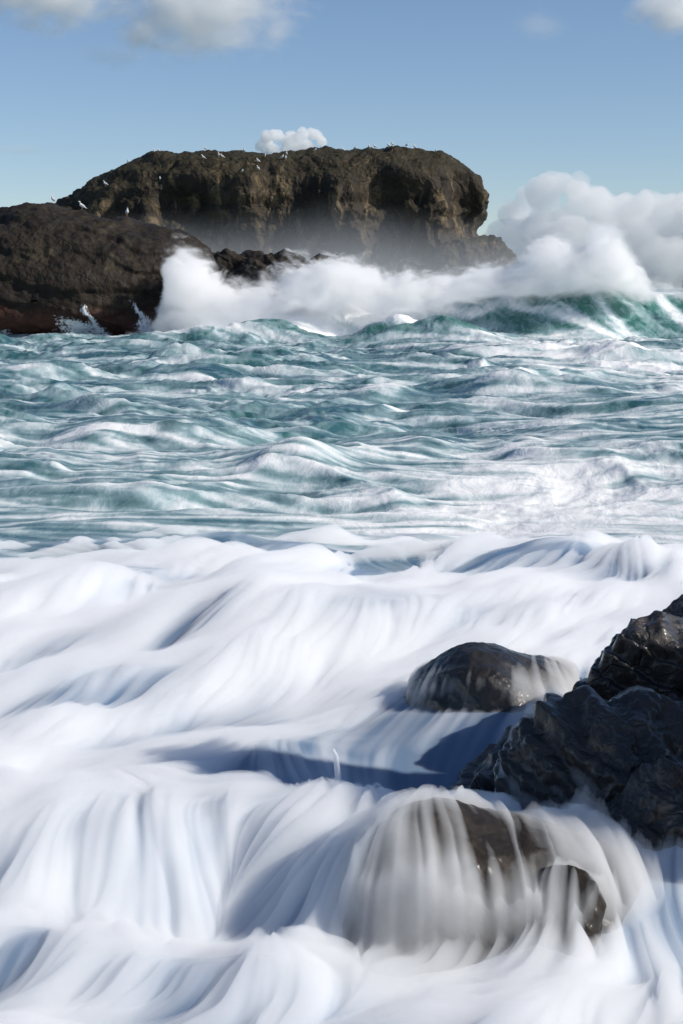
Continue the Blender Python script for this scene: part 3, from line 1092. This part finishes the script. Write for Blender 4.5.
def dup(root):
    r = root.copy()
    COL.objects.link(r)
    for ch in list(root.children):
        c = ch.copy()
        COL.objects.link(c)
        c.parent = r
    return r


gull_spots = [
    # headland
    (52, 203, 'h', 1.0, 'white gull on the headland crest, farthest left of its three', 'gulls on the headland'),
    (81, 210, 'h', 1.25, 'white gull standing upright in the middle of the headland crest', 'gulls on the headland'),
    (126, 213, 'h', 1.2, 'white gull at the right end of the headland crest', 'gulls on the headland'),
    # island
    (105, 191, 'i', 1.1, 'lone white gull low on the left slope of the island, just above the headland crest', None),
    (127.6, 165, 'i', .9, 'gull on the skyline of the left slope, first up from the water', None),
    (154, 157, 'i', .9, 'left bird of the close pair of gulls where the left slope meets the top', None),
    (158, 156.5, 'i', .9, 'right bird of the close pair of gulls where the left slope meets the top', None),
    (160, 181, 'i', .9, 'lone gull on the shaded cliff below the left shoulder of the island', None),
    (203, 163, 'i', 1, 'gull on a ledge left of the pair below the left part of the top', None),
    (218.5, 160.5, 'i', 1, 'left bird of the pair perched just below the left part of the top', None),
    (222, 160, 'i', 1, 'right bird of the pair perched just below the left part of the top', None),
    (205, 151, 'i', .9, 'gull on the skyline straight above the ledge gulls left of the puffy cloud', None),
    (244, 153, 'i', .9, 'gull on the skyline dip just left of the small puffy cloud', None),
    (242, 176, 'i', .8, 'lowest gull on the cliff below the small puffy cloud', None),
    (258, 165.5, 'i', 1, 'upper of two gulls one above the other under the left edge of the puffy cloud', None),
    (258, 173, 'i', 1, 'lower of two gulls one above the other under the left edge of the puffy cloud', None),
    (265, 161, 'i', .8, 'gull just up and right of the two stacked ones under the puffy cloud', None),
    (282, 164, 'i', 1, 'left bird of the pair on the cliff under the middle of the puffy cloud', None),
    (285.5, 165.5, 'i', 1, 'right bird of the pair on the cliff under the middle of the puffy cloud', None),
    (286.5, 157, 'i', .9, 'single gull just above the pair under the middle of the puffy cloud', None),
    (315, 153, 'i', .9, 'gull near the skyline under the right end of the puffy cloud', None),
    (343, 154.5, 'i', 1, 'gull slightly below the skyline, first to the right of the puffy cloud', None),
    (355, 151, 'i', 1, 'gull on the island skyline, second to the right of the puffy cloud', None),
    (369.5, 150, 'i', 1, 'left bird of the first pair on the highest part of the skyline', None),
    (375, 149.5, 'i', 1, 'right bird of the first pair on the highest part of the skyline', None),
    (388.5, 149, 'i', 1, 'left bird of the touching pair at the middle of the highest skyline', None),
    (392.5, 149.5, 'i', 1, 'right bird of the touching pair at the middle of the highest skyline', None),
    (407, 149.5, 'i', 1, 'gull upright on the skyline where it starts falling to the right', None),
    (415, 150.5, 'i', 1, 'gull on the falling skyline, second from the right hand end of the row', None),
    (436, 155, 'i', .8, 'last gull on the skyline towards the right bulge of the island', None),
]
bpy.context.view_layer.update()


def bvh_of(o):
    me = o.data
    v = np.empty(len(me.vertices) * 3, np.float32)
    me.vertices.foreach_get('co', v)
    f = np.empty(len(me.loops), np.int32)
    me.loops.foreach_get('vertex_index', f)
    return BVHTree.FromPolygons(v.reshape(-1, 3).tolist(), f.reshape(-1, 4).tolist())


bv = {'i': bvh_of(island), 'h': bvh_of(headland)}
proto = make_gull()
for i, (px, py, w, sc, lab, grp) in enumerate(gull_spots):
    o = proto if i == 0 else dup(proto)
    c = Vector((0, 0, CAMZ))
    hit = None
    for k in range(40):
        d = Vector(at(px, py + k * 0.4, 100)) - c
        h = bv[w].ray_cast(c, d.normalized())
        if h[0] is not None:
            hit = h[0]
            break
    # stand on the rock just behind the line of sight
    top = bv[w].ray_cast(hit + Vector((0, 0.5, 8)), Vector((0, 0, -1)))
    p = hit
    if top[0] is not None and abs(top[0].z - hit.z) < 0.8: p = top[0]
    o.location = p
    o.rotation_euler = (0, 0, -math.pi / 2 + random.uniform(-1.1, 1.1))
    s = sc * (1.2 if w == 'i' else 1.05)
    o.scale = (s, s, s)
    tag(o, lab, 'gull', grp or 'gulls on the island')


# ------------------------------------------------------------------ white water draining off the headland
def runoff_material():
    t = NT('runoff')
    pos = t.n('ShaderNodeNewGeometry').outputs['Position']
    a = t.attr('edge')
    n = t.noise(t.mapping(pos, (1, 1, .5)), 4.5, 5, 0.7)
    al = t.mrange(t.math('ADD', a, t.math('MULTIPLY', t.math('SUBTRACT', n, 0.5), 3.2)), 0.15, 0.85)
    b = t.n('ShaderNodeBsdfPrincipled', {'Base Color': (0.84, 0.86, 0.87, 1), 'Roughness': 0.6, 'Alpha': al})
    t.n('ShaderNodeOutputMaterial', {'Surface': b.outputs[0]})
    return t.m


M_run = runoff_material()


def runoff(path, label):
    path = np.array(path, float)
    n, m = 40, 9
    d = np.linspace(0, len(path) - 1, n)
    P = np.stack([np.interp(d, np.arange(len(path)), path[:, k]) for k in range(3)], 1)
    V, E = [], []
    c = Vector((0, 0, CAMZ))
    last = None
    for i_ in range(n):
        for k_ in range(m):
            u = k_ / (m - 1) * 2 - 1
            px, py = P[i_, 0] + u * P[i_, 2] * 1.7 + 0.7 * math.sin(i_ * .35), P[i_, 1]
            dr = (Vector(at(px, py, 100)) - c).normalized()
            h = bv['h'].ray_cast(c, dr)
            p = h[0] if h[0] is not None else Vector(at(px, py, 106))
            p = p - dr * (0.03 + 0.08 * (1 - u * u))
            V.append(p[:])
            E.append((1 - abs(u)) * min(1, i_ / 16, (n - 1 - i_) / 3 + .4))
    o = mesh_obj('runoff', V, grid_faces(n, m)[:, ::-1], M_run, attrs={'edge': E})
    tag(o, label, 'cascade', 'white water draining off the headland')


runoff([(130, 300, 1.5), (138, 310, 3), (145, 320, 5), (147, 336, 9)], 'thin white cascade right of the broad one at the foot of the headland')
runoff([(58, 315, 4), (68, 320, 9), (80, 327, 15), (84, 338, 20)], 'broad white cascade spilling over the foot of the headland')
runoff([(82, 303, 1.6), (85, 312, 3), (92, 320, 3), (104, 336, 6)], 'narrow white trickle falling into the right side of the broad cascade')
runoff([(4, 328, 3), (5, 338, 5)], 'small white spill at the left edge under the headland')

# ------------------------------------------------------------------ little jets of water leaping over the pool
t_ = NT('jet_water')
b_ = t_.n('ShaderNodeBsdfPrincipled', {'Base Color': (0.75, 0.80, 0.85, 1), 'Roughness': 0.4, 'Alpha': 0.5})
t_.n('ShaderNodeOutputMaterial', {'Surface': b_.outputs[0]})
M_jet = t_.m


def jet(pts, r0, r1, label, y=9.75, knob=0.0):
    P = np.array([at(px, py, y) for px, py in pts])
    n = 40
    d = np.linspace(0, len(P) - 1, n)
    # smooth path through the points
    Q = np.stack([np.interp(d, np.arange(len(P)), P[:, k]) for k in range(3)], 1)
    for _ in range(6):
        Q[1:-1] = (Q[:-2] + 2 * Q[1:-1] + Q[2:]) / 4
    T = np.gradient(Q, axis=0)
    T /= np.linalg.norm(T, axis=1)[:, None]
    V = []
    sg = 10
    for i_ in range(n):
        a = np.cross(T[i_], [0, 1, 0]); a /= np.linalg.norm(a)
        b = np.cross(T[i_], a)
        r = r0 + (r1 - r0) * i_ / (n - 1)
        r *= min(1, .3 + i_ / 4, .3 + (n - 1 - i_) / 4)
        r += knob * math.exp(-(i_ / 3.0) ** 2)
        for k_ in range(sg):
            an = 2 * math.pi * k_ / sg
            V.append(Q[i_] + r * (a * math.cos(an) + b * math.sin(an)))
    o = mesh_obj('water_jet', V, grid_faces(n, sg, wrap=True), M_jet)
    tag(o, label, 'water jet')


jet([(332, 749), (336, 756), (338, 775), (340, 802)], .012, .024, 'tallest thin white water jet standing over the blue pool', knob=.006)
jet([(308, 802), (313, 792), (320, 789), (326, 796), (329, 803)], .010, .012, 'faint low arch of water left of the tall jet')
jet([(364, 806), (368, 792), (376, 783), (383, 789), (387, 800)], .014, .010, 'bright curled arch of water between the tall jet and the veiled boulder')

# ------------------------------------------------------------------ light and sky
SUN_AZ, SUN_EL = R(102), R(35)      # azimuth measured from the view direction (+Y) to the right
w = bpy.data.worlds.new("World")
scene.world = w
w.use_nodes = True
t = NT(w, world=True)
sky = t.n('ShaderNodeTexSky', sky_type='NISHITA', sun_disc=False, sun_elevation=SUN_EL, sun_rotation=SUN_AZ,
          altitude=2000, air_density=1.0, dust_density=0.5, ozone_density=4.0)
tint = t.n('ShaderNodeVectorMath', {0: sky.outputs[0], 1: (1.08, 1.01, 0.97)}, operation='MULTIPLY')
bg = t.n('ShaderNodeBackground', {'Color': tint.outputs[0], 'Strength': 0.112})
t.n('ShaderNodeOutputWorld', {'Surface': bg.outputs[0]})

sl = bpy.data.lights.new('sun', 'SUN')
sl.energy = 4.5
sl.angle = R(0.53)
sl.color = (1.0, 0.93, 0.83)
so = bpy.data.objects.new('sun', sl)
COL.objects.link(so)
sd = Vector((math.sin(SUN_AZ) * math.cos(SUN_EL), math.cos(SUN_AZ) * math.cos(SUN_EL), math.sin(SUN_EL)))
so.rotation_euler = sd.to_track_quat('Z', 'Y').to_euler()
so.location = sd * 50

# ------------------------------------------------------------------ render settings
vs = scene.view_settings
scene.display_settings.display_device = 'sRGB'
vs.view_transform = 'Standard'
vs.look = 'None'
vs.exposure = -0.03
vs.gamma = 1.0
scene.render.engine = 'CYCLES'
cy = scene.cycles
cy.use_denoising = True
cy.max_bounces = 40
cy.diffuse_bounces = 3
cy.volume_bounces = 20
cy.transparent_max_bounces = 16
cy.volume_step_rate = 1.0
cy.volume_max_steps = 512
